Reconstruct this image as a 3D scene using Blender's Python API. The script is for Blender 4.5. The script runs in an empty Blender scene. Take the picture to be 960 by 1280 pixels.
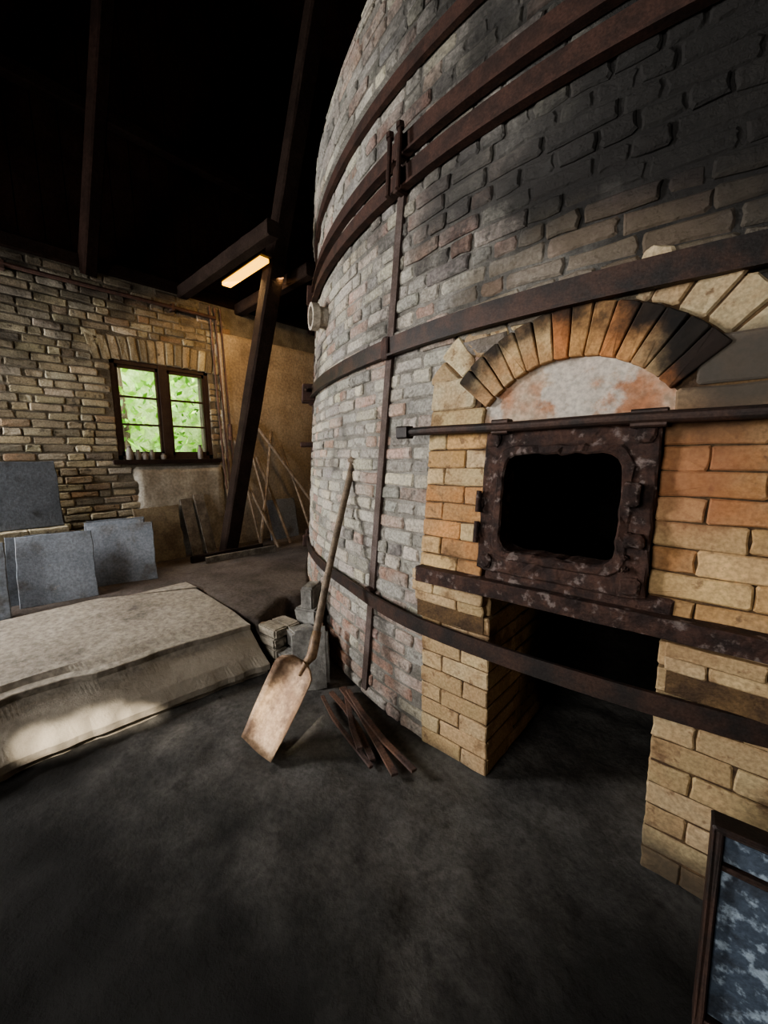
import bpy, bmesh, math, random
from mathutils import Vector, Matrix, noise
random.seed(7)
R = random.random
def rr(a,b): return a+(b-a)*random.random()
scene = bpy.context.scene

# ------------------------------------------------------------ materials
def mat(name, base=(.5,.5,.5), c2=None, scale=6, rough=.9, bump=.3, bscale=40, metal=0,
        attr=False, stains_and_shade=(), detail=8, stain_shade_noise=3.0, c3=None, s3=1.5, t3=(.5,.62), bdist=.02, lo=.35, hi=.65, grain=(.72,1.2), c4=None, s4=12, t4=(.6,.7), spec=.35, k2=.6):
    m = bpy.data.materials.new(name); m.use_nodes = True
    nt = m.node_tree; N = nt.nodes; L = nt.links
    b = N['Principled BSDF']; b.inputs['Roughness'].default_value = rough
    b.inputs['Metallic'].default_value = metal; b.inputs['Specular IOR Level'].default_value = spec
    tc = N.new('ShaderNodeTexCoord')
    def nz(s, d=detail, r=.6):
        n = N.new('ShaderNodeTexNoise'); n.inputs['Scale'].default_value = s
        n.inputs['Detail'].default_value = d; n.inputs['Roughness'].default_value = r
        L.new(tc.outputs['Object'], n.inputs['Vector']); return n
    def mr(src, a, c, x=0., y=1.):
        n = N.new('ShaderNodeMapRange'); n.inputs[1].default_value=a; n.inputs[2].default_value=c
        n.inputs[3].default_value=x; n.inputs[4].default_value=y; n.interpolation_type='SMOOTHSTEP'
        L.new(src, n.inputs[0]); return n.outputs[0]
    def mix(f, a, c, mode='MIX'):
        n = N.new('ShaderNodeMix'); n.data_type='RGBA'; n.blend_type=mode
        if hasattr(f,'links') : L.new(f, n.inputs[0])
        else: n.inputs[0].default_value=f
        for i,v in ((6,a),(7,c)):
            if isinstance(v, tuple): n.inputs[i].default_value=(v[0],v[1],v[2],1)
            else: L.new(v, n.inputs[i])
        return n.outputs[2]
    if attr:
        a = N.new('ShaderNodeAttribute'); a.attribute_name='Col'; col=a.outputs['Color']
    else:
        n0=N.new('ShaderNodeRGB'); n0.outputs[0].default_value=(*base,1); col=n0.outputs[0]
    if c2 is not None:
        f = mr(nz(scale).outputs['Fac'], lo, hi)
        if attr:
            mu = N.new('ShaderNodeMath'); mu.operation='MULTIPLY'; mu.inputs[1].default_value=k2
            L.new(f, mu.inputs[0]); f=mu.outputs[0]
        col = mix(f, col, c2)
    if c3 is not None:
        f = mr(nz(s3).outputs['Fac'], t3[0], t3[1], 0, .85); col = mix(f, col, c3)
    if c4 is not None:
        f = mr(nz(s4).outputs['Fac'], t4[0], t4[1], 0, .75); col = mix(f, col, c4)
    g = mr(nz(bscale*1.7,4).outputs['Fac'], .25,.75,grain[0],grain[1])
    gc = N.new('ShaderNodeCombineColor')
    for i in range(3): L.new(g, gc.inputs[i])
    col = mix(1.0, col, gc.outputs[0], 'MULTIPLY')
    for (c, sc, r0, r1, sc_col, st) in stains_and_shade:
        geo = N.new('ShaderNodeVectorMath'); geo.operation='SUBTRACT'
        L.new(tc.outputs['Object'], geo.inputs[0]); geo.inputs[1].default_value=c
        s2 = N.new('ShaderNodeVectorMath'); s2.operation='MULTIPLY'; L.new(geo.outputs[0], s2.inputs[0]); s2.inputs[1].default_value=sc
        ln = N.new('ShaderNodeVectorMath'); ln.operation='LENGTH'; L.new(s2.outputs[0], ln.inputs[0])
        nn = nz(stain_shade_noise,6)
        ad = N.new('ShaderNodeMath'); ad.operation='MULTIPLY_ADD'; L.new(nn.outputs['Fac'], ad.inputs[0]); ad.inputs[1].default_value=(r1-r0)*1.6
        L.new(ln.outputs['Value'], ad.inputs[2])
        f = mr(ad.outputs[0], r0+(r1-r0)*.8, r1+(r1-r0)*.8, st, 0)
        col = mix(f, col, sc_col)
    L.new(col, b.inputs['Base Color'])
    bp = N.new('ShaderNodeBump'); bp.inputs['Strength'].default_value=bump; bp.inputs['Distance'].default_value=bdist
    L.new(nz(bscale,10,.7).outputs['Fac'], bp.inputs['Height']); L.new(bp.outputs[0], b.inputs['Normal'])
    return m

SOOT_AND_PIT_DARK=(.018,.016,.015)
M = {}
ks=[((.02,.25,2.62),(.8,1,1.4),.45,1.25,(.026,.024,.023),.95),((.3,.3,3.6),(.65,1,.9),.6,1.7,(.034,.032,.030),.92),((-1.0,.3,2.75),(1,1,2),.1,.65,(.085,.08,.075),.7),
    ((-1.6,.4,-.05),(.4,1,1.6),.1,.4,(.10,.08,.065),.7)]
M['kbrick']=mat('kiln_brick_mat', attr=True, c2=(.44,.415,.37), scale=4, bscale=38, bump=.9, bdist=.02, lo=.38, hi=.62, k2=.62,
   c3=(.11,.10,.09), s3=1.7, t3=(.55,.71), c4=(.14,.125,.11), s4=13, t4=(.57,.68), grain=(.62,1.28),
   stains_and_shade=ks+[((-.55,.1,2.15),(1,1,2.2),.3,.7,(.27,.21,.145),.5)])
M['kmortar']=mat('kiln_mortar_mat',(.34,.32,.285),(.19,.175,.15),scale=7,bscale=60,bump=.8,c3=(.08,.075,.068),s3=1.7,t3=(.54,.72),stains_and_shade=ks)
M['fbrick']=mat('firebrick_mat', attr=True, c2=(.42,.28,.155), scale=9, bscale=50, bump=.4, bdist=.010,
   c3=(.13,.07,.035), s3=4.5, t3=(.56,.71), c4=(.20,.12,.07), s4=20, t4=(.59,.69),
   stains_and_shade=[((-.12,0,1.42),(1.6,1,1),.05,.34,(.33,.13,.065),.6),((-.1,0,1.60),(.8,1,2),.05,.25,(.07,.045,.03),.75),((0.0,0.1,1.76),(1,1,1.8),.1,.36,(.08,.07,.058),.9),
           ((-.48,1.0,.3),(1,1,1),.45,.80,SOOT_AND_PIT_DARK,.97),((.0,0,-.08),(.7,1,1.2),.1,.42,(.05,.04,.03),.9),((-1.0,0,-.1),(.7,1,1.5),.1,.3,(.10,.075,.05),.7),((-.48,0.0,.97),(1,1,1.4),.25,.5,(.20,.11,.055),.5)])  # first entry darkens the ash pit walls toward the back
M['fmortar']=mat('firebrick_mortar_mat',(.08,.05,.03),(.16,.10,.05),scale=12,bscale=60,bump=.5)
M['arch']=mat('arch_brick_mat', attr=True, c2=(.40,.20,.085), scale=10, bscale=50, bump=.4, bdist=.008,
   stains_and_shade=[((-.537-.42,.1,1.88),(1,0,1),.03,.17,SOOT_AND_PIT_DARK,.93),((-.537+.28,.1,2.02),(1,0,1),.06,.24,SOOT_AND_PIT_DARK,.97),((-.537+.46,.1,1.84),(1,0,1),.12,.26,SOOT_AND_PIT_DARK,.97),((-.537-.08,.1,2.10),(.45,0,1),.07,.17,SOOT_AND_PIT_DARK,.94),((-.537-.34,.1,2.0),(.7,0,1),.05,.13,SOOT_AND_PIT_DARK,.9)], stain_shade_noise=9)
M['tymp']=mat('tympanum_plaster_mat',(.52,.41,.31),(.42,.20,.11),scale=6,bscale=30,bump=.4,c3=(.55,.51,.45),s3=5,t3=(.5,.6),
   stains_and_shade=[((-.537,0.05,1.60),(.35,0,1),.0,.07,(.16,.10,.07),.8),((-.537,0.05,1.88),(.4,0,1),.0,.05,(.10,.07,.05),.7)],stain_shade_noise=8)
M['iron']=mat('dark_iron_mat',(.035,.030,.028),(.075,.045,.035),scale=9,rough=.55,bump=.35,bscale=70,metal=.35,bdist=.006)
M['rust']=mat('rusty_iron_mat',(.040,.027,.024),(.10,.055,.042),scale=14,rough=.7,bump=.9,bscale=45,metal=.25,c3=(.26,.21,.19),s3=24,t3=(.55,.67),bdist=.015)
M['rustband']=mat('rusty_band_mat',(.045,.027,.022),(.08,.042,.032),scale=12,rough=.7,bump=.4,bscale=60,metal=.2,bdist=.006)
M['strap']=mat('strap_iron_mat',(.13,.10,.09),(.08,.055,.045),scale=10,rough=.7,bump=.3,bscale=60,metal=.2)
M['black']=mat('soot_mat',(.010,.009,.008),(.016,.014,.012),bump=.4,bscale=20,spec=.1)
M['wbrick']=mat('wall_brick_mat', attr=True, c2=(.24,.205,.145), scale=5, bscale=40, bump=.8, c3=(.05,.043,.034), s3=1.3,t3=(.52,.72), c4=(.07,.058,.045), s4=11, t4=(.58,.68),
   stains_and_shade=[((-5,-2.4,3.3),(1,.45,1),.3,1.4,(.028,.025,.022),.85),((-5,0.3,3.5),(1,.4,1),.1,.6,(.05,.035,.025),.8)])
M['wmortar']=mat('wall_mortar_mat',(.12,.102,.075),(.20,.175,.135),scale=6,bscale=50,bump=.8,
   stains_and_shade=[((-5,-2.4,3.3),(1,.45,1),.3,1.4,(.028,.025,.022),.85)])
M['plaster']=mat('wall_plaster_mat',(.37,.31,.235),(.28,.225,.165),scale=2.5,bscale=20,bump=.4,c3=(.15,.115,.085),s3=1.7,t3=(.52,.72))
M['plaster2']=mat('sill_plaster_mat',(.42,.39,.33),(.27,.24,.195),scale=4,bscale=20,bump=.4)
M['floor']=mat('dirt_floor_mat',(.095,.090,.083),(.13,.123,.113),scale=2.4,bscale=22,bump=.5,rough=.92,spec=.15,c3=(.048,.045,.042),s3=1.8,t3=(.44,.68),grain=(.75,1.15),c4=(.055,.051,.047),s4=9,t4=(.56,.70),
   stains_and_shade=[((-.9,-2.1,0),(.6,1,1),.9,1.75,(.014,.0135,.013),.92),((0.1,-.55,0),(1,1,1),.3,.8,(.018,.0175,.017),.88)], stain_shade_noise=2)  # entries darken the floor near the camera, painting light falloff into its colour
M['slab']=mat('worn_slab_mat',(.31,.275,.225),(.24,.21,.17),scale=2.5,bscale=18,bump=.5,c3=(.11,.095,.08),s3=2.6,t3=(.55,.72),c4=(.14,.12,.10),s4=9,t4=(.58,.70),grain=(.65,1.2),
   stains_and_shade=[((-2.46,0,.12),(1,0,.4),.10,.2,(.36,.32,.26),.7)],stain_shade_noise=5)  # front face painted lighter to offset the shade on it
M['dirt']=mat('upper_floor_mat',(.12,.098,.085),(.065,.052,.043),scale=3,bscale=25,bump=.5)
M['timber']=mat('dark_timber_mat',(.022,.014,.011),(.034,.022,.017),scale=5,bscale=30,bump=.5,spec=.15)
M['roof']=mat('roof_board_mat',(.018,.009,.007),(.030,.015,.011),scale=3,bscale=20,bump=.4,spec=.05)
M['rafter']=mat('rafter_mat',(.016,.010,.008),(.024,.014,.011),scale=3,bscale=20,bump=.4,spec=.05)
M['frame']=mat('window_frame_mat',(.035,.018,.014),(.05,.03,.02),rough=.6,bump=.2)
M['slate']=mat('slate_plate_mat',(.145,.163,.19),(.205,.225,.255),scale=3,rough=.6,bump=.3,bscale=30,c3=(.10,.095,.09),s3=5,t3=(.52,.7),c4=(.26,.26,.26),s4=18,t4=(.64,.72))
M['slatedark']=mat('dark_slate_plate_mat',(.075,.083,.095),(.105,.115,.13),scale=3,rough=.6,bump=.3,bscale=30,c3=(.045,.045,.045),s3=5,t3=(.54,.7))
M['brownplate']=mat('rusty_plate_mat',(.22,.18,.12),(.12,.09,.06),scale=4,rough=.7,bump=.4,bscale=30)
M['wood']=mat('shovel_wood_mat',(.25,.19,.135),(.13,.098,.07),scale=20,rough=.65,bump=.2,bscale=60)
M['blade']=mat('shovel_steel_mat',(.38,.27,.175),(.19,.12,.075),scale=7,rough=.5,bump=.2,bscale=40,metal=.4,c3=(.14,.09,.06),s3=9,t3=(.52,.68))
M['oldwood']=mat('grey_wood_mat',(.19,.165,.135),(.09,.075,.06),scale=9,bscale=30,bump=.4)
M['redwood']=mat('rusty_bar_mat',(.15,.085,.06),(.08,.055,.05),scale=9,bscale=50,bump=.4)
M['stone']=mat('grey_stone_mat',(.30,.29,.265),(.17,.16,.145),scale=5,bscale=25,bump=.6)
M['block']=mat('old_block_mat',(.20,.175,.14),(.34,.30,.235),scale=6,bscale=30,bump=.6)
M['marble']=mat('mottled_plate_mat',(.07,.09,.12),(.30,.36,.42),scale=30,rough=.45,bump=.3,bscale=50,lo=.50,hi=.62,c3=(.04,.045,.055),s3=9,t3=(.52,.64))
M['ceramic']=mat('ceramic_pipe_mat',(.55,.50,.42),(.36,.31,.25),scale=8,bump=.2)
M['ground']=mat('grass_ground_mat',(.12,.22,.05),(.2,.3,.08),scale=3)
M['leafback']=mat('hedge_mat',(.16,.30,.05),(.45,.6,.25),scale=2.5,bump=.2,bscale=12)

def leafmat():
    m=bpy.data.materials.new('leaf_mat'); m.use_nodes=True; nt=m.node_tree; N=nt.nodes; L=nt.links
    b=N['Principled BSDF']; a=N.new('ShaderNodeAttribute'); a.attribute_name='Col'
    L.new(a.outputs['Color'], b.inputs['Base Color']); b.inputs['Roughness'].default_value=.6
    t=N.new('ShaderNodeBsdfTranslucent'); L.new(a.outputs['Color'], t.inputs[0])
    mx=N.new('ShaderNodeMixShader'); mx.inputs[0].default_value=.35
    L.new(b.outputs[0],mx.inputs[1]); L.new(t.outputs[0],mx.inputs[2]); L.new(mx.outputs[0],N['Material Output'].inputs[0])
    return m
M['leaf']=leafmat()
def glassmat():
    m=bpy.data.materials.new('pane_glass_mat'); m.use_nodes=True; nt=m.node_tree; N=nt.nodes; L=nt.links
    t=N.new('ShaderNodeBsdfTransparent'); g=N.new('ShaderNodeBsdfGlossy'); g.inputs['Roughness'].default_value=.05
    mx=N.new('ShaderNodeMixShader'); mx.inputs[0].default_value=.06
    L.new(t.outputs[0],mx.inputs[1]); L.new(g.outputs[0],mx.inputs[2]); L.new(mx.outputs[0],N['Material Output'].inputs[0])
    return m
M['glass']=glassmat()
def emat(name,c,s):
    m=bpy.data.materials.new(name); m.use_nodes=True; nt=m.node_tree; N=nt.nodes
    b=N['Principled BSDF']; b.inputs['Base Color'].default_value=(*c,1)
    b.inputs['Emission Color'].default_value=(*c,1); b.inputs['Emission Strength'].default_value=s
    return m
M['tube']=emat('lamp_diffuser_mat',(1,.50,.04),3.2)

# ------------------------------------------------------------ builders
class MB:
    def __init__(s): s.v=[]; s.f=[]; s.c=[]
    def add(s, verts, faces, col=(.5,.5,.5)):
        o=len(s.v); s.v+= [tuple(v) for v in verts]; s.f+=[tuple(i+o for i in f) for f in faces]; s.c+=[col]*len(verts)
    def obj(s, name, m, parent=None, smooth=False, fix=True):
        me=bpy.data.meshes.new(name); me.from_pydata(s.v,[],s.f); me.update()
        a=me.color_attributes.new('Col','FLOAT_COLOR','POINT')
        for i,c in enumerate(s.c): a.data[i].color=(c[0],c[1],c[2],1)
        if fix:
            bm=bmesh.new(); bm.from_mesh(me); bmesh.ops.recalc_face_normals(bm,faces=bm.faces); bm.to_mesh(me); bm.free()
        me.materials.append(m)
        if smooth:
            for p in me.polygons: p.use_smooth=True
        ob=bpy.data.objects.new(name,me); scene.collection.objects.link(ob)
        if parent: ob.parent=parent
        return ob
def empty(name, loc=(0,0,0)):
    e=bpy.data.objects.new(name,None); e.empty_display_size=.1; scene.collection.objects.link(e); return e

def box(mb, x0,x1,y0,y1,z0,z1,col=(.5,.5,.5)):
    v=[(x,y,z) for z in (z0,z1) for y in (y0,y1) for x in (x0,x1)]
    mb.add(v,[(0,1,3,2),(4,6,7,5),(0,4,5,1),(2,3,7,6),(0,2,6,4),(1,5,7,3)],col)

def brick(mb,fm,a0,a1,b0,b1,d,col,back=-.04,ch=.010,jit=.004,rnd=.007):
    c=min(ch,(b1-b0)*.3,(a1-a0)*.3)
    ma,mb_=(a0+a1)/2,(b0+b1)/2
    base=[(a0+c,b0),(ma,b0),(a1-c,b0),(a1,b0+c),(a1,mb_),(a1,b1-c),(a1-c,b1),(ma,b1),(a0+c,b1),(a0,b1-c),(a0,mb_),(a0,b0+c)]
    base=[(p+rr(-jit,jit),q+rr(-jit,jit)) for p,q in base]
    V=[];n=12
    for p,q in base: V.append(fm(p,q,back))
    for p,q in base: V.append(fm(p,q,d-rnd))
    for p,q in base:
        da=0 if abs(p-ma)<.2*(a1-a0) else (rnd if p<ma else -rnd); db=0 if abs(q-mb_)<.2*(b1-b0) else (rnd if q<mb_ else -rnd)
        V.append(fm(p+da,q+db,d+rr(-.002,.002)))
    V.append(fm(ma+rr(-.02,.02)*(a1-a0)/.24,mb_,d+rr(-.003,.004)))
    F=[]
    for k in (0,n):
        for i in range(n):
            j=(i+1)%n; F.append((k+i,k+j,k+n+j,k+n+i))
    for i in range(n): F.append((2*n+i,2*n+(i+1)%n,3*n))
    mb.add(V,F,col)

def beam(mb,p0,p1,w,h,seg=1,jit=0,up=Vector((0,0,1)),col=(.5,.5,.5),taper=1):
    p0=Vector(p0);p1=Vector(p1); d=(p1-p0).normalized()
    if abs(d.dot(up))>.97: up=Vector((0,1,0))
    s=d.cross(up).normalized(); u=s.cross(d).normalized()
    V=[];c=min(w,h)*.12
    prof=[(-w/2+c,-h/2),(w/2-c,-h/2),(w/2,-h/2+c),(w/2,h/2-c),(w/2-c,h/2),(-w/2+c,h/2),(-w/2,h/2-c),(-w/2,-h/2+c)]
    for i in range(seg+1):
        t=i/seg; k=1+(taper-1)*t
        for a,b in prof: V.append(p0.lerp(p1,t)+s*(a*k+rr(-jit,jit))+u*(b*k+rr(-jit,jit)))
    F=[]
    for i in range(seg):
        for j in range(8):
            k=(j+1)%8; F.append((i*8+j,i*8+k,i*8+8+k,i*8+8+j))
    F.append(tuple(range(7,-1,-1))); F.append(tuple(range(seg*8,seg*8+8)))
    mb.add(V,F,col)

def tube(mb,pts,rad,n=12,col=(.5,.5,.5),cap=True):
    pts=[Vector(p) for p in pts]; V=[];F=[]
    if not isinstance(rad,(list,tuple)): rad=[rad]*len(pts)
    for i,p in enumerate(pts):
        d=(pts[min(i+1,len(pts)-1)]-pts[max(i-1,0)]).normalized()
        up=Vector((0,0,1)) if abs(d.z)<.9 else Vector((0,1,0))
        s=d.cross(up).normalized(); u=s.cross(d)
        for k in range(n):
            a=2*math.pi*k/n; V.append(p+s*math.cos(a)*rad[i]+u*math.sin(a)*rad[i])
    for i in range(len(pts)-1):
        for k in range(n):
            j=(k+1)%n; F.append((i*n+k,i*n+j,i*n+n+j,i*n+n+k))
    if cap: F.append(tuple(range(n-1,-1,-1))); F.append(tuple(range((len(pts)-1)*n,len(pts)*n)))
    mb.add(V,F,col)

def pick(pal,var=.08):
    c=random.choices([p[0] for p in pal],[p[1] for p in pal])[0]; k=1+rr(-var,var)*2
    return tuple(max(0,min(1,x*k*(1+rr(-var,var)*.3))) for x in c)

def fbm(x,y,z=0,s=1): return noise.fractal(Vector((x*s,y*s,z*s)),1,2,4)

# ------------------------------------------------------------ kiln
CX,CY,R0=-.66,4.35,4.35
def kr(z):
    pts=[(-.5,4.37),(0,4.35),(3.50,4.11),(3.52,4.165),(4.0,4.12),(4.4,3.96),(4.8,3.72),(5.3,3.35),(6.0,2.65),(7.0,1.5)]
    for (a,ra),(b,rb) in zip(pts,pts[1:]):
        if z<=b: return ra+(rb-ra)*(z-a)/(b-a)
    return 1.5
def kmap(a,b,d):
    th=a/4.1; r=kr(b)+d
    return (CX+r*math.sin(th), CY-r*math.cos(th), b)
kiln=empty('brick_kiln')
ACX,ACZ,RI,RO=-.537,1.438,.424,.614
mb=MB()
zs=[i*.1 for i in range(0,35)]+[3.495,3.52]+[3.6+i*.1 for i in range(0,32)]
nth=180; V=[];F=[]
for z in zs:
    for i in range(nth):
        th=i/nth*2*math.pi; r=kr(z)-.004
        V.append((CX+r*math.sin(th),CY-r*math.cos(th),z))
for k in range(len(zs)-1):
    for i in range(nth):
        j=(i+1)%nth; th=(i+.5)/nth*2*math.pi; x=CX+4.3*math.sin(th)
        if math.cos(th)>0 and -1.12<x<.5 and zs[k+1]<1.72: continue
        F.append((k*nth+i,k*nth+j,k*nth+nth+j,k*nth+nth+i))
F.append(tuple(range((len(zs)-1)*nth,len(zs)*nth)))
mb.add(V,F); mb.obj('mortar_body',M['kmortar'],kiln,fix=False)
kpal=[((.38,.35,.305),3),((.48,.435,.37),3),((.45,.32,.26),2.1),((.38,.24,.19),1.2),((.51,.46,.36),1.5),((.20,.187,.17),1.4),((.30,.28,.255),1.6)]
mb=MB(); z=.0; row=0
while z<6.8:
    h=.066+rr(-.004,.004)
    if z<3.5<z+h: h=3.497-z
    ks_=kr(z)/4.1 if z>4.0 else 1
    a=-7.2+rr(0,.2)
    while a<4.6:
        header = (row%3==0) and R()<.8 or R()<.15
        w=((.115 if header else .235)+rr(-.02,.02))/ks_
        x,y,_=kmap(a+w/2,z,0); xe=kmap(a+w,z,0)[0]; wt=w
        if z<1.80 and y<1 and x<-1.0 and xe>-1.155: wt=w-(xe+1.155)
        skip = (-1.155<x<.5 and z<1.80 and y<1) or (y<1 and math.hypot(x-ACX,z+.03-ACZ)<.60) or wt<.03
        if not skip:
            col=pick(kpal,.12)
            if z<.6 and R()<.45: col=(.40,.245,.185)
            zz=z+.005*math.sin(a*2.3+row)+rr(-.002,.002)
            brick(mb,kmap,a,a+wt,zz,zz+h,.006+rr(-.008,.008),col,back=-.02,ch=.008,jit=.0055,rnd=.008)
        a+=w+(.012+rr(-.004,.005))/ks_
    z+=h+.012+rr(-.002,.002); row+=1
    if 3.485<z<3.52: z=3.525
mb.obj('kiln_brickwork',M['kbrick'],kiln)

# facade
def yf(z): return 0.0 if z<.95 else .12*(z-.95)
def fmap(a,b,d): return (a, yf(b)-d, b)
fpal=[((.54,.34,.155),3),((.60,.42,.215),3),((.50,.26,.11),2),((.58,.44,.26),1.3),((.42,.21,.095),1)]
pal_low=[((.46,.335,.19),3),((.51,.39,.235),3),((.39,.28,.155),2)]
cream=[((.52,.44,.29),2),((.48,.385,.24),2),((.40,.305,.185),1)]
mb=MB(); mm=MB()
L0,L1,L2=-1.164,-.79,-.83
Rr0,Rr1,Rr2=-.17,.62,-.215
def course(mb,fm,a0,a1,b0,b1,d,pal,off=0,wid=.24,back=-.3,**k):
    a=a0; first=True
    while a<a1-.02:
        w=wid*rr(.93,1.07)
        if first and off: w*=.5
        first=False
        e=min(a+w,a1)
        if a1-e<.06: e=a1
        brick(mb,fm,a,e-(.005 if e<a1 else 0),b0,b1,d+rr(-.005,.003),pick(pal,.08),back=back,ch=.005,jit=.003,rnd=.005,**k)
        a=e
z=0;r_=0
while z<.70:
    h=.081
    course(mb,fmap,L0,L1,z,z+h,-.012,pal_low,r_%2); course(mb,fmap,Rr0,Rr1,z,z+h,-.02,pal_low,(r_+1)%2)
    z+=h+.006;r_+=1
zt=z
for k in range(3):
    h=(.95-zt)/3
    course(mb,fmap,L0-.03,L1-.02,zt+k*h,zt+k*h+h-.005,.02+(.008 if k else -.012),pal_low,k%2)
    course(mb,fmap,Rr0+.02,Rr1,zt+k*h,zt+k*h+h-.005,.015+(.008 if k else -.012),pal_low,(k+1)%2)
z=.95;r_=0
while z<1.60:
    h=.082 if r_<7 else .08
    course(mb,fmap,L0,L2,z,z+h-.005,0,fpal,r_%2,wid=.22); course(mb,fmap,Rr2,Rr1,z,z+h-.005,0,fpal,(r_+1)%2,wid=.26)
    z+=h;r_+=1
z0=z
brick(mb,fmap,L0,-.875,z0,z0+.10,.004,(.48,.37,.21),back=-.3)
brick(mb,fmap,L0,-.93,z0+.106,1.85,.002,(.50,.42,.28),back=-.3)
brick(mb,fmap,-.19,.10,z0,z0+.10,.004,(.32,.22,.13),back=-.3)
brick(mb,fmap,.107,Rr1,z0,z0+.10,.004,(.35,.25,.14),back=-.3)
brick(mb,fmap,-.14,Rr1,z0+.106,1.86,.006,(.20,.17,.145),back=-.3)
def radial(r0,r1,t0,t1,d,col,mb,back=-.2,**k):
    rm=(r0+r1)/2
    def fm(a,b,dd):
        t=b/rm; return fmap(ACX+a*math.sin(t),ACZ+a*math.cos(t),dd)
    brick(mb,fm,r0,r1,t0*rm,t1*rm,d,col,back=back,**k)
for sgn in (-1,1):
    t=math.radians(16)
    while t<math.radians(57):
        w=math.radians(rr(7,9.5)); a,b=(t,t+w-.010)
        if sgn<0: a,b=-b,-a
        radial(.622,.79+rr(-.03,.04),a,b,-.012,pick(cream),mb)
        t+=w
mb.obj('firebrick_facade',M['fbrick'],kiln)
def mslab(a0,a1,b0,b1,d): brick(mm,fmap,a0,a1,b0,b1,d,(.3,.2,.1),back=-.34,ch=.002,jit=0,rnd=.001)
mslab(L0+.006,L1-.004,0,.70,-.022); mslab(Rr0+.004,Rr1,0,.70,-.030)
mslab(L0-.02,L1-.026,.70,.95,-.006); mslab(Rr0+.026,Rr1,.70,.95,-.012)
mslab(L0+.006,L2-.004,.95,1.62,-.011); mslab(Rr2+.004,Rr1,.95,1.62,-.011)
mslab(L0+.006,-.90,1.6,1.84,-.008); mslab(-.18,Rr1,1.6,1.85,-.008)
V=[];F=[];n=24
for i in range(n+1):
    t=math.radians(-58+116*i/n)
    for r in (RI+.01,.76):
        V.append(fmap(ACX+r*math.sin(t),ACZ+r*math.cos(t),-.02)); 
for i in range(n): F.append((2*i,2*i+1,2*i+3,2*i+2))
mm.add(V,F); mm.obj('facade_mortar',M['fmortar'],kiln)
mb=MB(); n=14; T=math.radians(51)
for i in range(n):
    t0=-T+2*T*i/n; t1=-T+2*T*(i+1)/n-.008
    col=pick([((.48,.20,.08),2),((.52,.29,.13),2),((.48,.33,.18),1)],.1)
    if i<3: col=(.46,.34,.20)
    radial(RI,RO,t0,t1,.014+rr(-.003,.003),col,mb,back=-.15,ch=.005,jit=.002,rnd=.004)
mb.obj('arch_voussoirs',M['arch'],kiln)
mb=MB(); V=[];F=[];nx=30;nz_=8
for j in range(nz_+1):
    for i in range(nx+1):
        s=-.365+.73*i/nx
        top_=ACZ+math.sqrt(max(0,(RI+.01)**2-s*s)); bot=1.575
        zz=bot+(max(top_,bot+.01)-bot)*j/nz_
        V.append(fmap(ACX+s,zz,-.018+.008*fbm(s*9,zz*9)))
for j in range(nz_):
    for i in range(nx): F.append((j*(nx+1)+i,j*(nx+1)+i+1,(j+1)*(nx+1)+i+1,(j+1)*(nx+1)+i))
mb.add(V,F); mb.obj('arch_tympanum',M['tymp'],kiln,smooth=True)
mb=MB()
def sideL(a,b,d): return (L1+.0+d,a,b)
def sideR(a,b,d): return (Rr0-d,a,b)
z=0;k=0
while z<.9:
    course(mb,sideL,.025,1.1,z,z+.08,0.0,pal_low,k%2,back=-.05); course(mb,sideR,.035,1.1,z,z+.08,0,pal_low,k%2,back=-.05)
    z+=.087;k+=1
mb.obj('ash_pit_sides',M['fbrick'],kiln)
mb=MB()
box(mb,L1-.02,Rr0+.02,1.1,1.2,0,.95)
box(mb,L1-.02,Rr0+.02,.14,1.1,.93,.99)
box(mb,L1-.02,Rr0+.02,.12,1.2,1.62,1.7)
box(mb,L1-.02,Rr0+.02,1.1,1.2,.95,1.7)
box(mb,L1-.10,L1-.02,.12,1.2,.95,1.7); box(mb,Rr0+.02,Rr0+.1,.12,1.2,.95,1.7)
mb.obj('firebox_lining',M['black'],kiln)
mb=MB()
for i in range(9):
    x=L1+.04+i*.068; beam(mb,(x,.06,.90),(x,1.0,.90),.02,.04)
mb.obj('grate_bars',M['black'],kiln)

# door frame
mb=MB(); n=64; fx,fz=-.528,1.302; OW,OH=.312,.292; IW,IH=.213,.197
def rrect(t,w,h,rad):
    c,s=math.cos(t),math.sin(t); p=8 if rad else 60
    k=(abs(c/w)**p+abs(s/h)**p)**(-1/p); return k*c,k*s
rings=[(OW,OH,0,-.02),(OW,OH,0,.030),(OW-.006,OH-.006,0,.036),(IW+.036,IH+.036,1,.036),(IW+.030,IH+.030,1,.044),(IW+.006,IH+.006,1,.046),(IW,IH,1,.038),(IW,IH,1,-.06)]
V=[];F=[]
for (w,h,rd,d) in rings:
    for i in range(n):
        t=2*math.pi*(i+.5)/n; x,z=rrect(t,w,h,rd); q=.009*fbm(x*22,z*22,d*20)
        V.append(fmap(fx+x+q,fz+z+q,d+q))
for k in range(len(rings)-1):
    for i in range(n):
        j=(i+1)%n; F.append((k*n+i,k*n+j,k*n+n+j,k*n+n+i))
mb.add(V,F)
for sx,sz in ((-.27,.26),(.27,.26),(-.27,-.25),(.27,-.25)):
    brick(mb,fmap,fx+sx-.03,fx+sx+.03,fz+sz-.03,fz+sz+.03,.052,(.1,.1,.1),back=.0,ch=.012)
for zc in (.0,-.13):
    brick(mb,fmap,fx-.335,fx-.295,fz+zc-.03,fz+zc+.03,.048,(.1,.1,.1),back=0)
    tube(mb,[fmap(fx-.315,fz+zc-.045,.05),fmap(fx-.315,fz+zc+.045,.05)],.012)
brick(mb,fmap,fx+.225,fx+.275,fz+.02,fz+.10,.075,(.1,.1,.1),back=.03)
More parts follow.
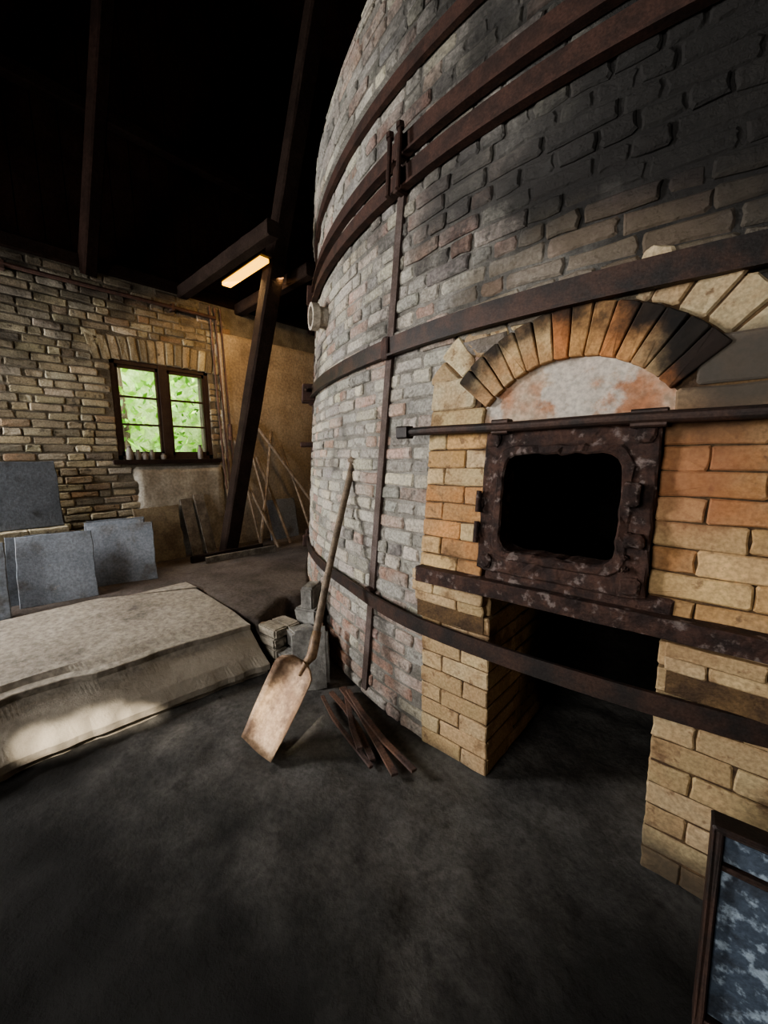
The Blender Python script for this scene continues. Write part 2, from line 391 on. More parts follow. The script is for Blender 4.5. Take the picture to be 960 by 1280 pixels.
brick(mb,fmap,fx+.24,fx+.30,fz-.115,fz-.07,.07,(.1,.1,.1),back=.03)
for i in range(4): brick(mb,fmap,fx+.24,fx+.258,fz-.2+i*.04,fz-.185+i*.04,.06,(.1,.1,.1),back=.03,ch=.004)
mb.obj('fire_door_frame',M['rust'],kiln)
mb=MB()
brick(mb,fmap,L1-.02,Rr0+.03,.965,1.03,.012,(.1,.1,.1),back=-.1)
mb.obj('door_sill_plate',M['rust'],kiln)
mb=MB()
tube(mb,[(-1.29+i*.12,yf(1.61)-.065,1.612+.002*math.sin(i)) for i in range(17)],.020,14)
beam(mb,(-1.30,yf(1.61)-.065,1.612),(-1.235,yf(1.61)-.065,1.612),.055,.06)
beam(mb,(-.80,yf(1.61)-.05,1.612),(-.73,yf(1.61)-.05,1.612),.05,.06); beam(mb,(-.30,yf(1.61)-.05,1.612),(-.2,yf(1.61)-.05,1.612),.05,.06)
mb.obj('tie_bar',M['iron'],kiln,smooth=False)
mb=MB()
beam(mb,(-1.15,-.045,.93),(.62,-.045,.945),.014,.062,seg=20,jit=.0015)
beam(mb,(-1.15,-.015,.962),(.62,-.015,.977),.075,.014,seg=20,jit=.0015)
mb.obj('angle_iron_ledge',M['rust'],kiln)

def hoop(name,z,h,off,foff,m,th=.016,flange=0,t0=-1.75,t1=1.1,tilt=0):
    mb=MB(); n=150; V=[];F=[]
    prof=[(0,-h/2),(th+flange,-h/2),(th+flange,-h/2+.012),(th,-h/2+.016),(th,h/2),(0,h/2)]
    for i in range(n+1):
        th_=t0+(t1-t0)*i/n
        u=max(0,1-abs(th_-.02)/.34); u=min(1,u*1.6); u=u*u*(3-2*u)
        for d,zz in prof:
            r=kr(z)+off+(foff-off)*u+d
            V.append((CX+r*math.sin(th_),CY-r*math.cos(th_),z+zz+.004*math.sin(th_*9+z)))
    k=len(prof)
    for i in range(n):
        for j in range(k):
            q=(j+1)%k; F.append((i*k+j,i*k+q,i*k+k+q,i*k+k+j))
    F.append(tuple(range(k-1,-1,-1))); F.append(tuple(range(n*k,n*k+k)))
    mb.add(V,F); mb.obj(name,m,kiln)
HA,HB=2.92,3.08
hoop('hoop_lower',.66,.078,.016,.085,M['iron'])
hoop('hoop_middle',2.09,.10,.016,.034,M['iron'],flange=.018)
hoop('hoop_upper_a',HA,.115,.02,.02,M['rustband'],flange=.03)
hoop('hoop_upper_b',HB,.115,.02,.02,M['rustband'],flange=.03)
hoop('ledge_shadow_band',3.455,.07,.012,.012,M['rustband'],th=.03)  # added dark band standing in for the shadow line below the ledge
mb=MB()
def polar(th,z,d): 
    r=kr(z)+d; return Vector((CX+r*math.sin(th),CY-r*math.cos(th),z))
def sth(z): return -.238+.0135*z
for off in (0,-.50):
    V=[];F=[];q=40
    for i in range(q+1):
        z=.04+3.10*i/q
        for dt,d in ((-.0065,.0),(-.0065,.020),(.0065,.020),(.0065,.0)): V.append(polar(sth(z)+off+dt,z,d))
    for i in range(q):
        for j in range(4):
            k=(j+1)%4; F.append((i*4+j,i*4+k,i*4+4+k,i*4+4+j))
    mb.add(V,F)
mb.obj('vertical_strap',M['strap'],kiln)
mb=MB()
def lug(th,z,w,h,d0,d1):
    def fm(a,b,d): return tuple(polar(th+a/4.2,z+b,d))
    brick(mb,fm,-w/2,w/2,-h/2,h/2,d1,(.1,.1,.1),back=d0,ch=.01,jit=.002)
for off in (0,-.50):
    lug(sth(.66)+off,.66,.06,.10,.0,.055); lug(sth(2.09)+off,2.09,.06,.12,.0,.06)
    t_=sth(3.1)+off
    for zc in (HA,HB): lug(t_,zc,.05,.13,.0,.075)
    for dt in (-.010,.010):
        tube(mb,[polar(t_+dt,HA-.07,.085),polar(t_+dt,HB+.07,.085)],.013,8)
        tube(mb,[polar(t_+dt,HB+.05,.085),polar(t_+dt,HB+.075,.085)],.022,6)
for z in (2.09,):
    lug(-.645,z,.04,.16,.0,.12); lug(-.605,z,.04,.16,.0,.12)
    tube(mb,[polar(-.68,z+.02,.09),polar(-.57,z+.02,.09)],.016,8)
lug(-.645,3.0,.05,.18,.0,.10); lug(-.645,2.80,.04,.08,.0,.08); lug(-.645,1.62,.10,.05,.0,.12)
lug(-.645,.66,.05,.12,.0,.07)
mb.obj('hoop_clamps',M['rustband'],kiln)
mb=MB(); th=-.475; p0=polar(th,2.58,-.03); dr=Vector((math.sin(th),-math.cos(th),0)); dr=(dr+Vector((.0,-.1,0))).normalized()
prof=[(.0,.08),(.10,.08),(.10,.10),(.155,.10),(.155,.072),(.0,.068)]
V=[];F=[];n=24; s=dr.cross(Vector((0,0,1))).normalized()
for dd,r in prof:
    for k in range(n):
        a=2*math.pi*k/n; V.append(p0+dr*dd+s*r*math.cos(a)+Vector((0,0,r*math.sin(a))))
for i in range(len(prof)-1):
    for k in range(n): j=(k+1)%n; F.append((i*n+k,i*n+j,i*n+n+j,i*n+n+k))
mb.add(V,F); mb.obj('ceramic_vent_pipe',M['ceramic'],kiln,smooth=False)

# ------------------------------------------------------------ room
WX=-5.0; UF=.36
WY0,WY1,WZ0,WZ1=-.24,.79,1.49,2.54
mb=MB()
box(mb,WX-.3,WX,-6.2,WY0,0,3.35); box(mb,WX-.3,WX,WY1,9.2,0,3.35)
box(mb,WX-.3,WX,WY0,WY1,0,WZ0); box(mb,WX-.3,WX,WY0,WY1,WZ1,3.35)
mb.obj('wall_left',M['wmortar'])
wpal=[((.36,.305,.20),3),((.44,.385,.27),2.5),((.29,.245,.17),2),((.30,.205,.13),1),((.19,.165,.125),1.3),((.50,.45,.345),1.2)]
def wmap(a,b,d): return (WX+d,a,b)
mb=MB(); z=UF-.02;row=0
while z<3.33:
    h=.064; a=-4.2+(row%2)*.12+rr(0,.05); end=.82+.10*math.sin(z*5)+rr(-.06,.06)
    if z>2.95: end+=.15
    while a<end:
        w=(.115 if R()<.3 else .225)+rr(-.02,.02)
        c=a+w/2; arch_top=WZ1+.28-.25*(c-.27)**2
        skip=(WY0-.02<c<WY1+.02 and WZ0-.02<z+h/2<WZ1+.02) or (WY0-.16<c<WY1+.16 and WZ1-.04<z+h/2<arch_top) or (z<WZ0-.05 and c>-.05+.1*math.sin(z*9)) 
        if z>3.2 and R()<.25+ (z-3.2)*2: skip=True
        if not skip:
            a1=a+w
            if WZ0-.02<z+h/2<WZ1 and a<WY0<a1: a1=WY0
            if WZ0-.02<z+h/2<WZ1 and a<WY1<a1 : a_=WY1
            else: a_=a
            if a1-a_>.03: brick(mb,wmap,a_,a1,z+rr(-.003,.003),z+h+rr(-.003,.004),.011+rr(-.007,.009),pick(wpal,.12),back=-.02,ch=.008,jit=.005,rnd=.008)
        a+=w+.013+rr(-.004,.005)
    z+=h+.013;row+=1
n=15
for i in range(n):
    a0=WY0-.14+(WY1-WY0+.28)*i/n; a1=WY0-.14+(WY1-WY0+.28)*(i+1)/n-.012
    mid=(a0+a1)/2-.27; 
    def fm(a,b,d,mid=mid): return (WX+d, a+(b-WZ1)*mid*.35, b-.10*mid*mid)
    brick(mb,fm,a0,a1,WZ1+.01,WZ1+.25+rr(-.01,.01),.009+rr(-.006,.006),pick(wpal,.1),back=-.02,ch=.008,jit=.006)
mb.obj('trim_wall_brickwork',M['wbrick'])
def plasterpatch(name,y0,y1,z0,z1,m,thick,edge=.04):
    mb=MB();V=[];F=[];ny=int((y1-y0)/.05)+1;nz=int((z1-z0)/.05)+1
    for j in range(nz+1):
        for i in range(ny+1):
            y=y0+(y1-y0)*i/ny; z=z0+(z1-z0)*j/nz
            e=1
            if i in(0,ny) or j in(0,nz): e=0; y+=edge*fbm(y*3,z*3,5)*(1 if i in (0,) else .3)
            V.append((WX+(-.01 if e==0 else thick+.010*fbm(y*2.5,z*2.5,2)),y,z))
    for j in range(nz):
        for i in range(ny): a=j*(ny+1)+i; F.append((a,a+1,a+ny+2,a+ny+1))
    mb.add(V,F); return mb.obj(name,m,smooth=True)
plasterpatch('trim_plaster',.88,5.2,UF-.1,3.05,M['plaster'],.028,.12)
plasterpatch('trim_plaster_sill',-.12,.90,UF-.1,WZ0-.07,M['plaster2'],.034,.1)
mb=MB(); box(mb,WX-.3,5,-6.5,-6.2,0,7.3); mb.obj('wall_back',M['wmortar'])
mb=MB(); box(mb,5,5.3,-6.5,9.5,0,7.3); mb.obj('wall_right',M['wmortar'])
mb=MB(); box(mb,WX-.3,5,9.2,9.5,0,7.3); mb.obj('wall_front',M['wmortar'])
mb=MB(); box(mb,WX-.4,5.3,-6.5,9.5,7.3,7.4); mb.obj('ceiling',M['roof'])
mb=MB()
y=-6.2
while y<9.2:
    w=.2; box(mb,WX-.25+rr(0,.012),WX-.21+rr(0,.012),y,y+w-.008,3.35,7.3); y+=w
mb.obj('trim_gable_boards',M['roof'])
mb=MB(); box(mb,WX-.32,WX-.26,-6.3,9.4,3.35,7.32); mb.obj('wall_left_upper',M['roof'])
mb=MB()
for y in (-3.9,-2.6,-1.75,-.35,2.4): beam(mb,(WX+.0,y,3.3),(WX+1.5,y+.3,7.3),.12,.16)
beam(mb,(WX-.08,-6.1,3.42),(WX-.08,9,3.42),.2,.14)
beam(mb,(WX-.1,-5.5,4.9),(WX-.1,3,4.9),.12,.14)
mb.obj('ceiling_rafters',M['rafter'])

# floor
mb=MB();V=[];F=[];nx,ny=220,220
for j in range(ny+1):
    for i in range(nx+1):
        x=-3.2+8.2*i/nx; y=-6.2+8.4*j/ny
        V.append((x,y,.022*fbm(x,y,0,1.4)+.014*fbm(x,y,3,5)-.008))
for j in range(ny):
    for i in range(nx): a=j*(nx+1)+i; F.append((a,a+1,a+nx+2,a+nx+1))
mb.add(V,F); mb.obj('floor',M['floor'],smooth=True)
mb=MB(); box(mb,WX-.3,5.3,-6.5,9.5,-.15,-.06); mb.obj('floor_base',M['floor'])
mb=MB();V=[];F=[]
ys=[-6.15+.05*i for i in range(0,int((5.2+6.15)/.05))]
Np=26
for y in ys:
    if y<-.12: xe=-3.5
    else:
        if y<.3: xe=-2.56-.25*(y+.12)/.42
        else:
            q=R0**2-(CY-y)**2; xe=CX-math.sqrt(max(q,0))+.03; xe=max(xe,-4.99+.02) if y<4.9 else -4.9
            xe=min(xe,-2.76)
    for i in range(Np+1):
        x=-4.99+(xe+4.99)*i/Np
        V.append((x,y,UF+.010*fbm(x*2,y*2,1)-.05*max(0,(x+3.3)/.7)))
    V.append((xe+.05,y,-.02))
k=Np+2
for j in range(len(ys)-1):
    for i in range(k-1): a=j*k+i; F.append((a,a+1,a+k+1,a+k))
mb.add(V,F); mb.obj('floor_upper',M['dirt'],smooth=True)
# worn concrete slab: flat top, broken lip, flat tilted apron slab in front
mb=MB();V=[];F=[]
top_prof=[(-3.84,UF-.03),(-3.80,UF+.026)]+[(-3.80+.1*i,UF+.03-.0060*i) for i in range(1,11)]
edge_prof=[(-.06,.302),(-.005,.298),(.000,.294),(-.006,.262),(-.008,.258),(.075,.202),(.16,.136),(.235,.078),(.238,.074),(.236,.035),(.20,.030),(.20,-.02)]
ys=[-6.15+.02*i for i in range(0,301)]
k=len(top_prof)+len(edge_prof)
def steps(y,f,s):   # angular, chipped outline
    t=y*f; i=math.floor(t); fr=t-i
    a=noise.noise(Vector((i*1.7,s,0))); b=noise.noise(Vector(((i+1)*1.7,s,0)))
    return a+(b-a)*min(1,max(0,(fr-.35)/.3))
for y in ys:
    yy=max(y,-3)
    ex=-2.60-.11*max(0,-yy-.3)/1.2
    bx=-2.355-.10*max(0,-yy-.3)/1.2
    far=-.5*max(0,(y+.8))
    for kk,(x,z) in enumerate(top_prof):
        V.append((x-(far if x<-3.7 else 0)+.02*fbm(y*1.6,kk*.9,4),y,z+.004*fbm(x*2,y*2,7)))
    jag=.06*steps(y,3.1,1.3)+.025*steps(y,9,4.1)
    jag2=.055*steps(y,2.3,7.7)+.02*steps(y,11,2.2)
    for kk,(dx,z) in enumerate(edge_prof):
        s=(bx-ex)/.25
        q=jag if kk<5 else (jag2 if kk>6 else 0)
        V.append((ex+dx*s+q,y,z+.003*fbm(dx*5,y*3,3)))
for j in range(len(ys)-1):
    for i in range(k-1): a=j*k+i; F.append((a,a+1,a+k+1,a+k))
F.append(tuple(range((len(ys)-1)*k,len(ys)*k)))
mb.add(V,F); mb.obj('stone_platform',M['slab'],smooth=False)

def rock(mb,c,s,rz=0,jit=.12,tilt=0,col=(.5,.5,.5)):
    bm=bmesh.new(); bmesh.ops.create_cube(bm,size=1); bmesh.ops.bevel(bm,geom=bm.edges[:],offset=.08,segments=2,affect='EDGES')
    bmesh.ops.subdivide_edges(bm,edges=[e for e in bm.edges if e.calc_length()>.3],cuts=2,use_grid_fill=True)
    Rm=Matrix.Rotation(rz,3,'Z')@Matrix.Rotation(tilt,3,'X'); sd=rr(0,50)
    bm.verts.ensure_lookup_table()
    V=[]
    for v in bm.verts:
        p=v.co*(1+jit*fbm(v.co.x*2+sd,v.co.y*2,v.co.z*2)); p=Vector((p.x*s[0],p.y*s[1],p.z*s[2])); V.append(Rm@p+Vector(c))
    F=[tuple(v.index for v in f.verts) for f in bm.faces]; mb.add(V,F,col); bm.free()
rub=empty('rubble_pile')
mb=MB()
for i in range(4):
    for j in range(2):
        rock(mb,(-2.49+.02*R(),-.045+.12*j+.01*R(),.035+i*.073),(.22,.11,.066),rz=rr(-.08,.08))
mb.obj('stacked_bricks',M['block'],rub)
mb=MB()
rock(mb,(-2.23,.02,.07),(.24,.18,.15),.3); rock(mb,(-2.26,.08,.215),(.20,.18,.13),-.2)
rock(mb,(-2.06,-.02,.17),(.24,.06,.38),.9,tilt=-.35); rock(mb,(-2.40,.26,.30),(.18,.20,.14),.4); rock(mb,(-2.42,.28,.43),(.10,.20,.2),.5)
mb.obj('stone_blocks',M['stone'],rub)

# window
win=empty('window_1')
mb=MB(); X=WX-.04
def wbar(y0,y1,z0,z1,x0=-.03,x1=.03): box(mb,X+x0,X+x1,y0,y1,z0,z1)
f=.045
wbar(WY0,WY0+f,WZ0,WZ1); wbar(WY1-f,WY1,WZ0,WZ1); wbar(WY0,WY1,WZ1-f,WZ1); wbar(WY0,WY1,WZ0,WZ0+f)
ym=(WY0+WY1)/2; wbar(ym-.045,ym+.045,WZ0,WZ1,-.03,.04)
for (a,b) in ((WY0+f,ym-.045),(ym+.045,WY1-f)):
    wbar(a,a+.028,WZ0+f,WZ1-f,-.02,.02); wbar(b-.028,b,WZ0+f,WZ1-f,-.02,.02)
    wbar(a,b,WZ0+f,WZ0+f+.04,-.02,.02); wbar(a,b,WZ1-f-.035,WZ1-f,-.02,.02)
    for k in (1,2):
        zc=WZ0+f+.04+(WZ1-WZ0-2*f-.075)*k/3; wbar(a,b,zc-.010,zc+.010,-.015,.015)
mb.obj('window_frame',M['frame'],win)
mb=MB(); box(mb,X-.003,X,WY0+f,WY1-f,WZ0+f,WZ1-f); mb.obj('window_panes',M['glass'],win)
mb=MB(); box(mb,WX-.28,WX+.06,WY0-.06,WY1+.06,WZ0-.05,WZ0-.002); mb.obj('window_sill',M['timber'],win)
def lathe(mb,c,prof,n=16,col=(.5,.5,.5)):
    V=[];F=[]
    for r,z in prof:
        for k in range(n): a=2*math.pi*k/n; V.append((c[0]+r*math.cos(a),c[1]+r*math.sin(a),c[2]+z))
    for i in range(len(prof)-1):
        for k in range(n): j=(k+1)%n; F.append((i*n+k,i*n+j,i*n+n+j,i*n+n+k))
    F.append(tuple(range((len(prof)-1)*n,len(prof)*n))); mb.add(V,F,col)
jm=mat('jar_mat',(.14,.12,.10),(.22,.2,.17),rough=.4,bump=.1)
for i,(y,h,r) in enumerate([(-.14,.15,.035),(-.06,.11,.03),(.01,.09,.035),(.08,.11,.028),(.62,.17,.03),(.20,.07,.03)]):
    mb=MB(); lathe(mb,(WX+.025,y,WZ0-.002),[(r*.9,0),(r,.01),(r,h*.65),(r*.6,h*.8),(r*.6,h*.95),(r*.68,h*.95),(r*.68,h),(.0,h)]); mb.obj('sill_jar',jm,smooth=True)

# outdoors
mb=MB(); box(mb,-16,WX-.31,-8,10,-.2,.3); mb.obj('outdoor_ground',M['ground'])
mb=MB()
gp=[((.18,.42,.03),3),((.30,.56,.06),2),((.45,.62,.16),1.0),((.09,.24,.025),1.8),((.55,.68,.25),.3)]
for i in range(5200):
    x=rr(-9.6,-7.9); y=rr(-3,6.5); z=rr(.3,5.2)
    s=rr(.05,.12); c=Vector((x,y,z)); d1=Vector((rr(-1,1),rr(-1,1),rr(-1,1))).normalized(); d2=d1.cross(Vector((rr(-1,1),rr(-1,1),rr(-1,1)))).normalized()
    mb.add([c-d1*s,c+d2*s*.45,c+d1*s,c-d2*s*.45],[(0,1,2,3)],pick(gp,.1))
for y in (-1.6,.9,3.4):
    tube(mb,[(-9.2,y,.2),(-9.1,y+.1,2),(-9.2,y,5)],[.09,.07,.04],8,(.1,.07,.04))
mb.obj('garden_foliage',M['leaf'],fix=False)
mb=MB(); box(mb,-10.6,-10.4,-8,11,.2,7); mb.obj('garden_hedge',M['leafback'])

# timber post, beam, lamp
mb=MB(); beam(mb,(-4.60,.70,UF-.01),(-2.75,1.36,7.28),.15,.18,seg=24,jit=.003,up=Vector((0,1,0)))
mb.obj('leaning_timber_post',M['timber'])
mb=MB(); beam(mb,(-5.0,.56,3.38),(-3.12,.56,3.40),.12,.13,seg=14,jit=.003)
beam(mb,(-5.0,1.25,3.36),(-3.5,1.25,3.40),.12,.13,seg=10,jit=.003)
mb.obj('ceiling_tie_beams',M['timber'])
mb=MB(); tube(mb,[(WX+.07,-6,3.17),(WX+.07,-2,3.19),(WX+.07,.9,3.17)],.022,8); 
for y in (-2.5,-1,.4): box(mb,WX,WX+.09,y,y+.03,3.14,3.21)
mb.obj('wall_pipe',M['rustband'])
lamp=empty('fluorescent_lamp')
mb=MB(); beam(mb,(-4.42,.78,3.40),(-3.58,.78,3.42),.12,.03); mb.obj('lamp_housing',M['frame'],lamp)
mb=MB(); beam(mb,(-4.38,.78,3.365),(-3.62,.78,3.385),.10,.04); mb.obj('lamp_tube',M['tube'],lamp)
mb=MB()
for (y,x) in ((.84,.03),(.90,.03),(.97,.03)):
    tube(mb,[(WX+x+.03,y,3.3),(WX+x+.035,y+.02,2.4),(WX+x+.03,y+.05,1.5),(WX+x+.03,y+.07,1.1)],.011,6)
tube(mb,[(WX+.06,1.0,1.72),(WX+.06,1.005,1.92)],.03,8)
mb.obj('wall_cables',M['redwood'])

def plate(name,c,w,h,t,lean,yaw,m,chip=.0,n=10):
    mb=MB(); pts=[]
    for i in range(n): pts.append((-w/2+w*i/n,0))
    for i in range(n): pts.append((w/2,h*i/n))
    for i in range(n): pts.append((w/2-w*i/n,h))
    for i in range(n): pts.append((-w/2,h-h*i/n))
    Rm=Matrix.Rotation(yaw,3,'Z')@Matrix.Rotation(-lean,3,'X')
    pts=[(p+chip*fbm(p*9,q*9,c[1]),q+(chip*fbm(p*9,q*9,9) if q>0 else 0)) for p,q in pts]
    V=[]; b=.005; cx,cz=0,h/2
    for (yy,k) in ((0,b),(b,0),(t-b,0),(t,b)):
        for p,q in pts: V.append(Rm@Vector((p-math.copysign(k,p),yy,q-math.copysign(k,q-cz)))+Vector(c))
    N=len(pts);F=[]
    for r in range(3):
        for i in range(N): j=(i+1)%N; F.append((r*N+i,r*N+j,r*N+N+j,r*N+N+i))
    F.append(tuple(range(N-1,-1,-1))); F.append(tuple(range(3*N,4*N)))
    mb.add(V,F); return mb.obj(name,m)
H=math.pi/2
plate('slate_plate',(-4.02,-1.00,UF),.50,.58,.03,.42,H-.18,M['slate'],.008)
plate('slate_plate',(-4.18,-.50,UF),.52,.58,.03,.45,H-.28,M['slate'],.008)
plate('slate_plate',(-4.29,-.52,UF),.48,.60,.03,.42,H-.28,M['slate'],.008)
plate('slate_plate',(-4.40,-.48,UF),.48,.60,.03,.40,H-.28,M['slatedark'],.008)
plate('slate_plate',(-3.92,-1.60,UF),.58,.58,.03,.40,H-.15,M['slate'],.008)
plate('slate_plate',(-4.14,-1.05,UF),.50,.57,.03,.42,H-.18,M['slatedark'],.008)
plate('slate_plate',(-4.66,-1.10,.90),.56,.60,.03,.20,H-.03,M['slatedark'],.008)
plate('rusty_plate',(-4.76,.04,UF),.46,.62,.03,.22,H-.05,M['brownplate'],.03)
plate('slate_plate',(-4.78,1.66,UF),.46,.56,.03,.18,H,M['slate'],.006)
mb=MB()
z=UF
for i in range(6):
    course(mb,lambda a,b,d:(-4.56+d,a,b),-2.4,-.80,z,z+.082,0,wpal,i%2,back=-.40); z+=.09
mb.obj('low_brick_bench',M['wbrick'])
def plank(name,p0,p1,w,t,m):
    mb=MB(); beam(mb,p0,p1,w,t,seg=6,jit=.003,up=Vector((1,0,0))); return mb.obj(name,m)
plank('wood_plank',(-4.76,.41,UF),(-4.92,.38,1.02),.13,.03,M['oldwood'])
plank('wood_plank',(-4.74,.57,UF),(-4.92,.53,1.06),.12,.03,M['oldwood'])
plank('wood_plank',(-4.44,.20,UF+.02),(-4.40,1.05,UF+.03),.10,.04,M['timber'])
plank('wood_plank',(-4.30,.30,UF+.02),(-4.2,1.10,UF+.03),.09,.04,M['oldwood'])
mb=MB()
for p0,p1,r in (((-4.4,2.25,UF),(-4.93,1.35,1.95),.022),((-4.5,1.30,UF),(-4.94,1.22,1.85),.016),((-4.5,1.08,UF),(-4.94,1.6,1.85),.022),((-4.6,1.15,UF),(-4.94,1.05,1.75),.014),((-4.45,1.5,UF),(-4.93,1.35,1.5),.02),((-4.35,1.25,UF),(-4.94,1.12,1.30),.018),((-4.4,1.85,UF),(-4.94,1.75,1.65),.017)):
    tube(mb,[p0,Vector(p0).lerp(Vector(p1),.5)+Vector((0,.01,.0)),p1],r,8)
mb.obj('leaning_tool_handles',M['wood'])

# shovel
sh=empty('coal_shovel')
tip=Vector((-1.74,-.60,.008)); top=Vector((-1.965,.325,1.46))
neck=Vector((-1.735,-.25,.385))
mb=MB()
pts=[neck-(top-neck).normalized()*.02]
for i in range(13):
    t=i/12; pts.append(neck.lerp(top,t)+Vector((0,-.012,.0))*math.sin(math.pi*t))
tube(mb,pts,[.023]+[.023-.002*math.sin(i/12*3) for i in range(13)],12)
g=Vector((.75,-.35,0)).normalized()
tube(mb,[top-g*.045+Vector((0,-.01,.01)),top+Vector((0,-.01,.015)),top+g*.045+Vector((0,-.01,.01))],[.018,.024,.018],10)
mb.obj('handle',M['wood'],sh,smooth=True)
mb=MB()
bax=(neck-tip).normalized(); bs=Vector((.93,.10,0)); bs=(bs-bax*bs.dot(bax)).normalized(); bn=bax.cross(bs).normalized()
if bn.y>0: bn=-bn
Lb=(neck-tip).length; nu,nv=14,16; V=[];F=[]
for lay in (0,1):
    for j in range(nv+1):
        v=j/nv; hw=.130+.022*math.sin(v*2.0) if v<.86 else (.150*(1-((v-.86)/.14)**2*.75))
        for i in range(nu+1):
            u=-1+2*i/nu
            lift=.085*abs(u)**3.5*(.3+.7*v)+.05*max(0,v-.8)*(1-abs(u)*.3)
            end=-.012*(1-u*u) if j==0 else 0
            p=tip+bax*(v*Lb*.92+end)+bs*(u*hw)+bn*(lift-(.003 if lay else 0)+.006)
            V.append(p)
k=nu+1;o=(nv+1)*k
for j in range(nv):
    for i in range(nu):
        a=j*k+i; F.append((a,a+1,a+k+1,a+k)); F.append((o+a,o+a+k,o+a+k+1,o+a+1))
for i in range(nu): F.append((i,o+i,o+i+1,i+1)); a=nv*k+i; F.append((a,a+1,o+a+1,o+a))
for j in range(nv): a=j*k; F.append((a,a+k,o+a+k,o+a)); a=j*k+nu; F.append((a,o+a,o+a+k,a+k))
mb.add(V,F)
tube(mb,[neck-bax*.12+bn*.012,neck-bax*.04+bn*.012,neck,neck+(top-neck)*.06,neck+(top-neck)*.11],[.006,.022,.030,.029,.026],12)
mb.obj('blade',M['blade'],sh,smooth=True)

for i,(p0,p1,w) in enumerate([((-1.82,-.05,.03),(-1.24,-.28,.02),.03),((-1.78,-.02,.05),(-1.10,-.25,.02),.035),((-1.80,.02,.03),(-1.32,-.26,.045),.028),((-1.72,.0,.06),(-1.04,-.20,.03),.03),((-1.84,-.08,.02),(-1.22,-.33,.015),.022)]):
    mb=MB(); p0=Vector(p0);p1=Vector(p1); mid=[p0.lerp(p1,t)+Vector((0,.03*math.sin(t*3.1+i),.004)) for t in (0,.33,.66,1)]
    for a,b in zip(mid,mid[1:]): beam(mb,a,b,w,.014,jit=.001)
    mb.obj('rusty_flat_bar',M['redwood'])

fp=empty('framed_mottled_plate')
def T(x,y,z):
    v=Matrix.Rotation(-.12,3,'X')@Vector((x,y,z)); v=Matrix.Rotation(.07,3,'Z')@v
    return v+Vector((.015,-.36,0))
def tbox(mb,x0,x1,y0,y1,z0,z1):
    brick(mb,lambda a,bb,d:tuple(T(a,-d,bb)),x0,x1,z0,z1,-y0,(.3,.3,.3),back=-y1,ch=.004,jit=.0015,rnd=.004)
mb=MB()
tbox(mb,0,.024,-.02,.05,0,.55); tbox(mb,.576,.60,-.02,.05,0,.55); tbox(mb,0.0,.60,-.02,.05,.535,.555); tbox(mb,0,.6,-.02,.05,0,.035); tbox(mb,.024,.576,-.012,.03,.440,.455)
mb.obj('plate_frame',M['iron'],fp)
mb=MB(); tbox(mb,.026,.574,0,.03,.457,.533); tbox(mb,.026,.574,0,.03,.04,.438); mb.obj('plate_panels',M['marble'],fp)

# ------------------------------------------------------------ lights
def area(name,loc,target,sx,sy,p,col):
    l=bpy.data.lights.new(name,'AREA'); l.shape='RECTANGLE'; l.size=sx; l.size_y=sy; l.energy=p; l.color=col
    o=bpy.data.objects.new(name,l); scene.collection.objects.link(o); o.location=loc
    o.rotation_euler=(Vector(target)-Vector(loc)).to_track_quat('-Z','Y').to_euler(); return o
area('assumed_side_light',(-4.85,-2.9,2.2),(-1.0,0.6,1.7),1.3,1.3,315,(1.0,.985,.97))  # assumed daylight source: lamp inside the room; wall has no window here
area('rear_fill_light',(-1.4,-6.0,2.3),(-1.0,0,1.5),1.8,2.2,170,(1.0,.98,.95))  # added fill light behind the camera; back wall has no doorway
area('garden_fill_light',(-6.9,.3,6.2),(-9,.5,1.6),2.6,2,1900,(1,1,.95))  # added unseen lamp outside, brightens the foliage behind the window
area('lamp_glow',(-4.0,.86,3.33),(-4.5,1.6,1.2),.7,.08,24,(1,.63,.28))
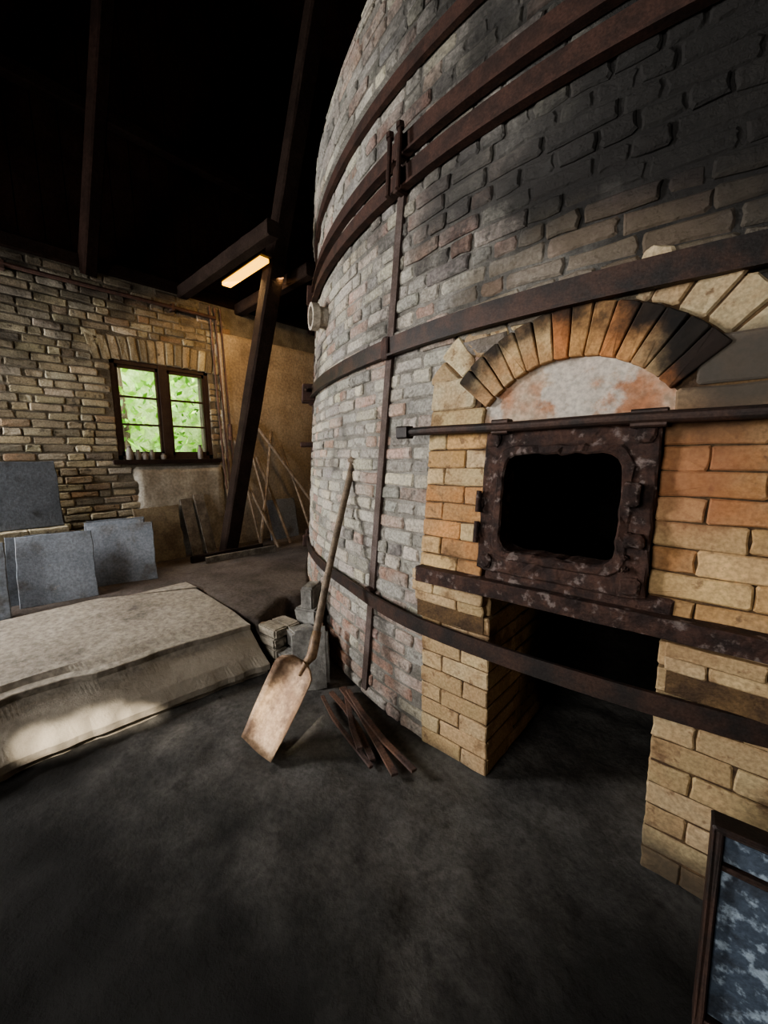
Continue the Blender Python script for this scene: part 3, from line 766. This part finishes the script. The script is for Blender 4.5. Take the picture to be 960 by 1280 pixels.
def spot(name,loc,target,p,ang,col,blend=.3,size=.03):
    l=bpy.data.lights.new(name,'SPOT'); l.energy=p; l.spot_size=math.radians(ang); l.spot_blend=blend; l.color=col; l.shadow_soft_size=size
    o=bpy.data.objects.new(name,l); scene.collection.objects.link(o); o.location=loc
    o.rotation_euler=(Vector(target)-Vector(loc)).to_track_quat('-Z','Y').to_euler()
for tx,ty,tz,an,en in ((-2.50,-1.38,.12,1.8,3200),(-2.46,-1.30,.12,1.9,3200),(-2.44,-1.20,.14,2.0,3200),(-2.42,-1.10,.14,1.8,3200),(-2.38,-1.0,.12,1.5,3200),(-2.36,-.93,.10,1.2,2600),(-2.2,-.85,.0,1.6,900)):
    spot('assumed_sunbeam_platform',(1.5,-4.5,4.6),(tx,ty,tz),en,an,(1,.9,.74),.8,.02)  # assumed sun: overlapping spot lamps inside the room, roof has no gap
spot('assumed_sunbeam_shovel',(1.0,-4.8,4.6),(-1.74,-.48,.15),2600,3.2,(1,.88,.72),.7)  # assumed sun on the blade, a spot lamp added under the closed roof

w=bpy.data.worlds.new('World'); scene.world=w; w.use_nodes=True
w.node_tree.nodes['Background'].inputs[0].default_value=(.75,.85,1,1); w.node_tree.nodes['Background'].inputs[1].default_value=1.0
try: scene.view_settings.look='AgX - Medium High Contrast'
except Exception: pass

# ------------------------------------------------------------ camera
cam=bpy.data.cameras.new('camera'); co=bpy.data.objects.new('camera',cam); scene.collection.objects.link(co)
cam.sensor_fit='VERTICAL'; cam.sensor_height=24; cam.lens=500/1280*24; cam.clip_start=.02
p=math.radians(8.0); roll=math.radians(.67)
Fh=Vector((-.671,.741,0)).normalized(); Rt=Vector((Fh.y,-Fh.x,0))
Fw=Fh*math.cos(p)+Vector((0,0,-math.sin(p))); Up=Rt.cross(Fw)
Rt2=Rt*math.cos(roll)-Up*math.sin(roll); Up2=Rt2.cross(Fw)
Mx=Matrix((Rt2,Up2,-Fw)).transposed().to_4x4(); Mx.translation=Vector((0,-1.544,1.5))
co.matrix_world=Mx
scene.camera=co
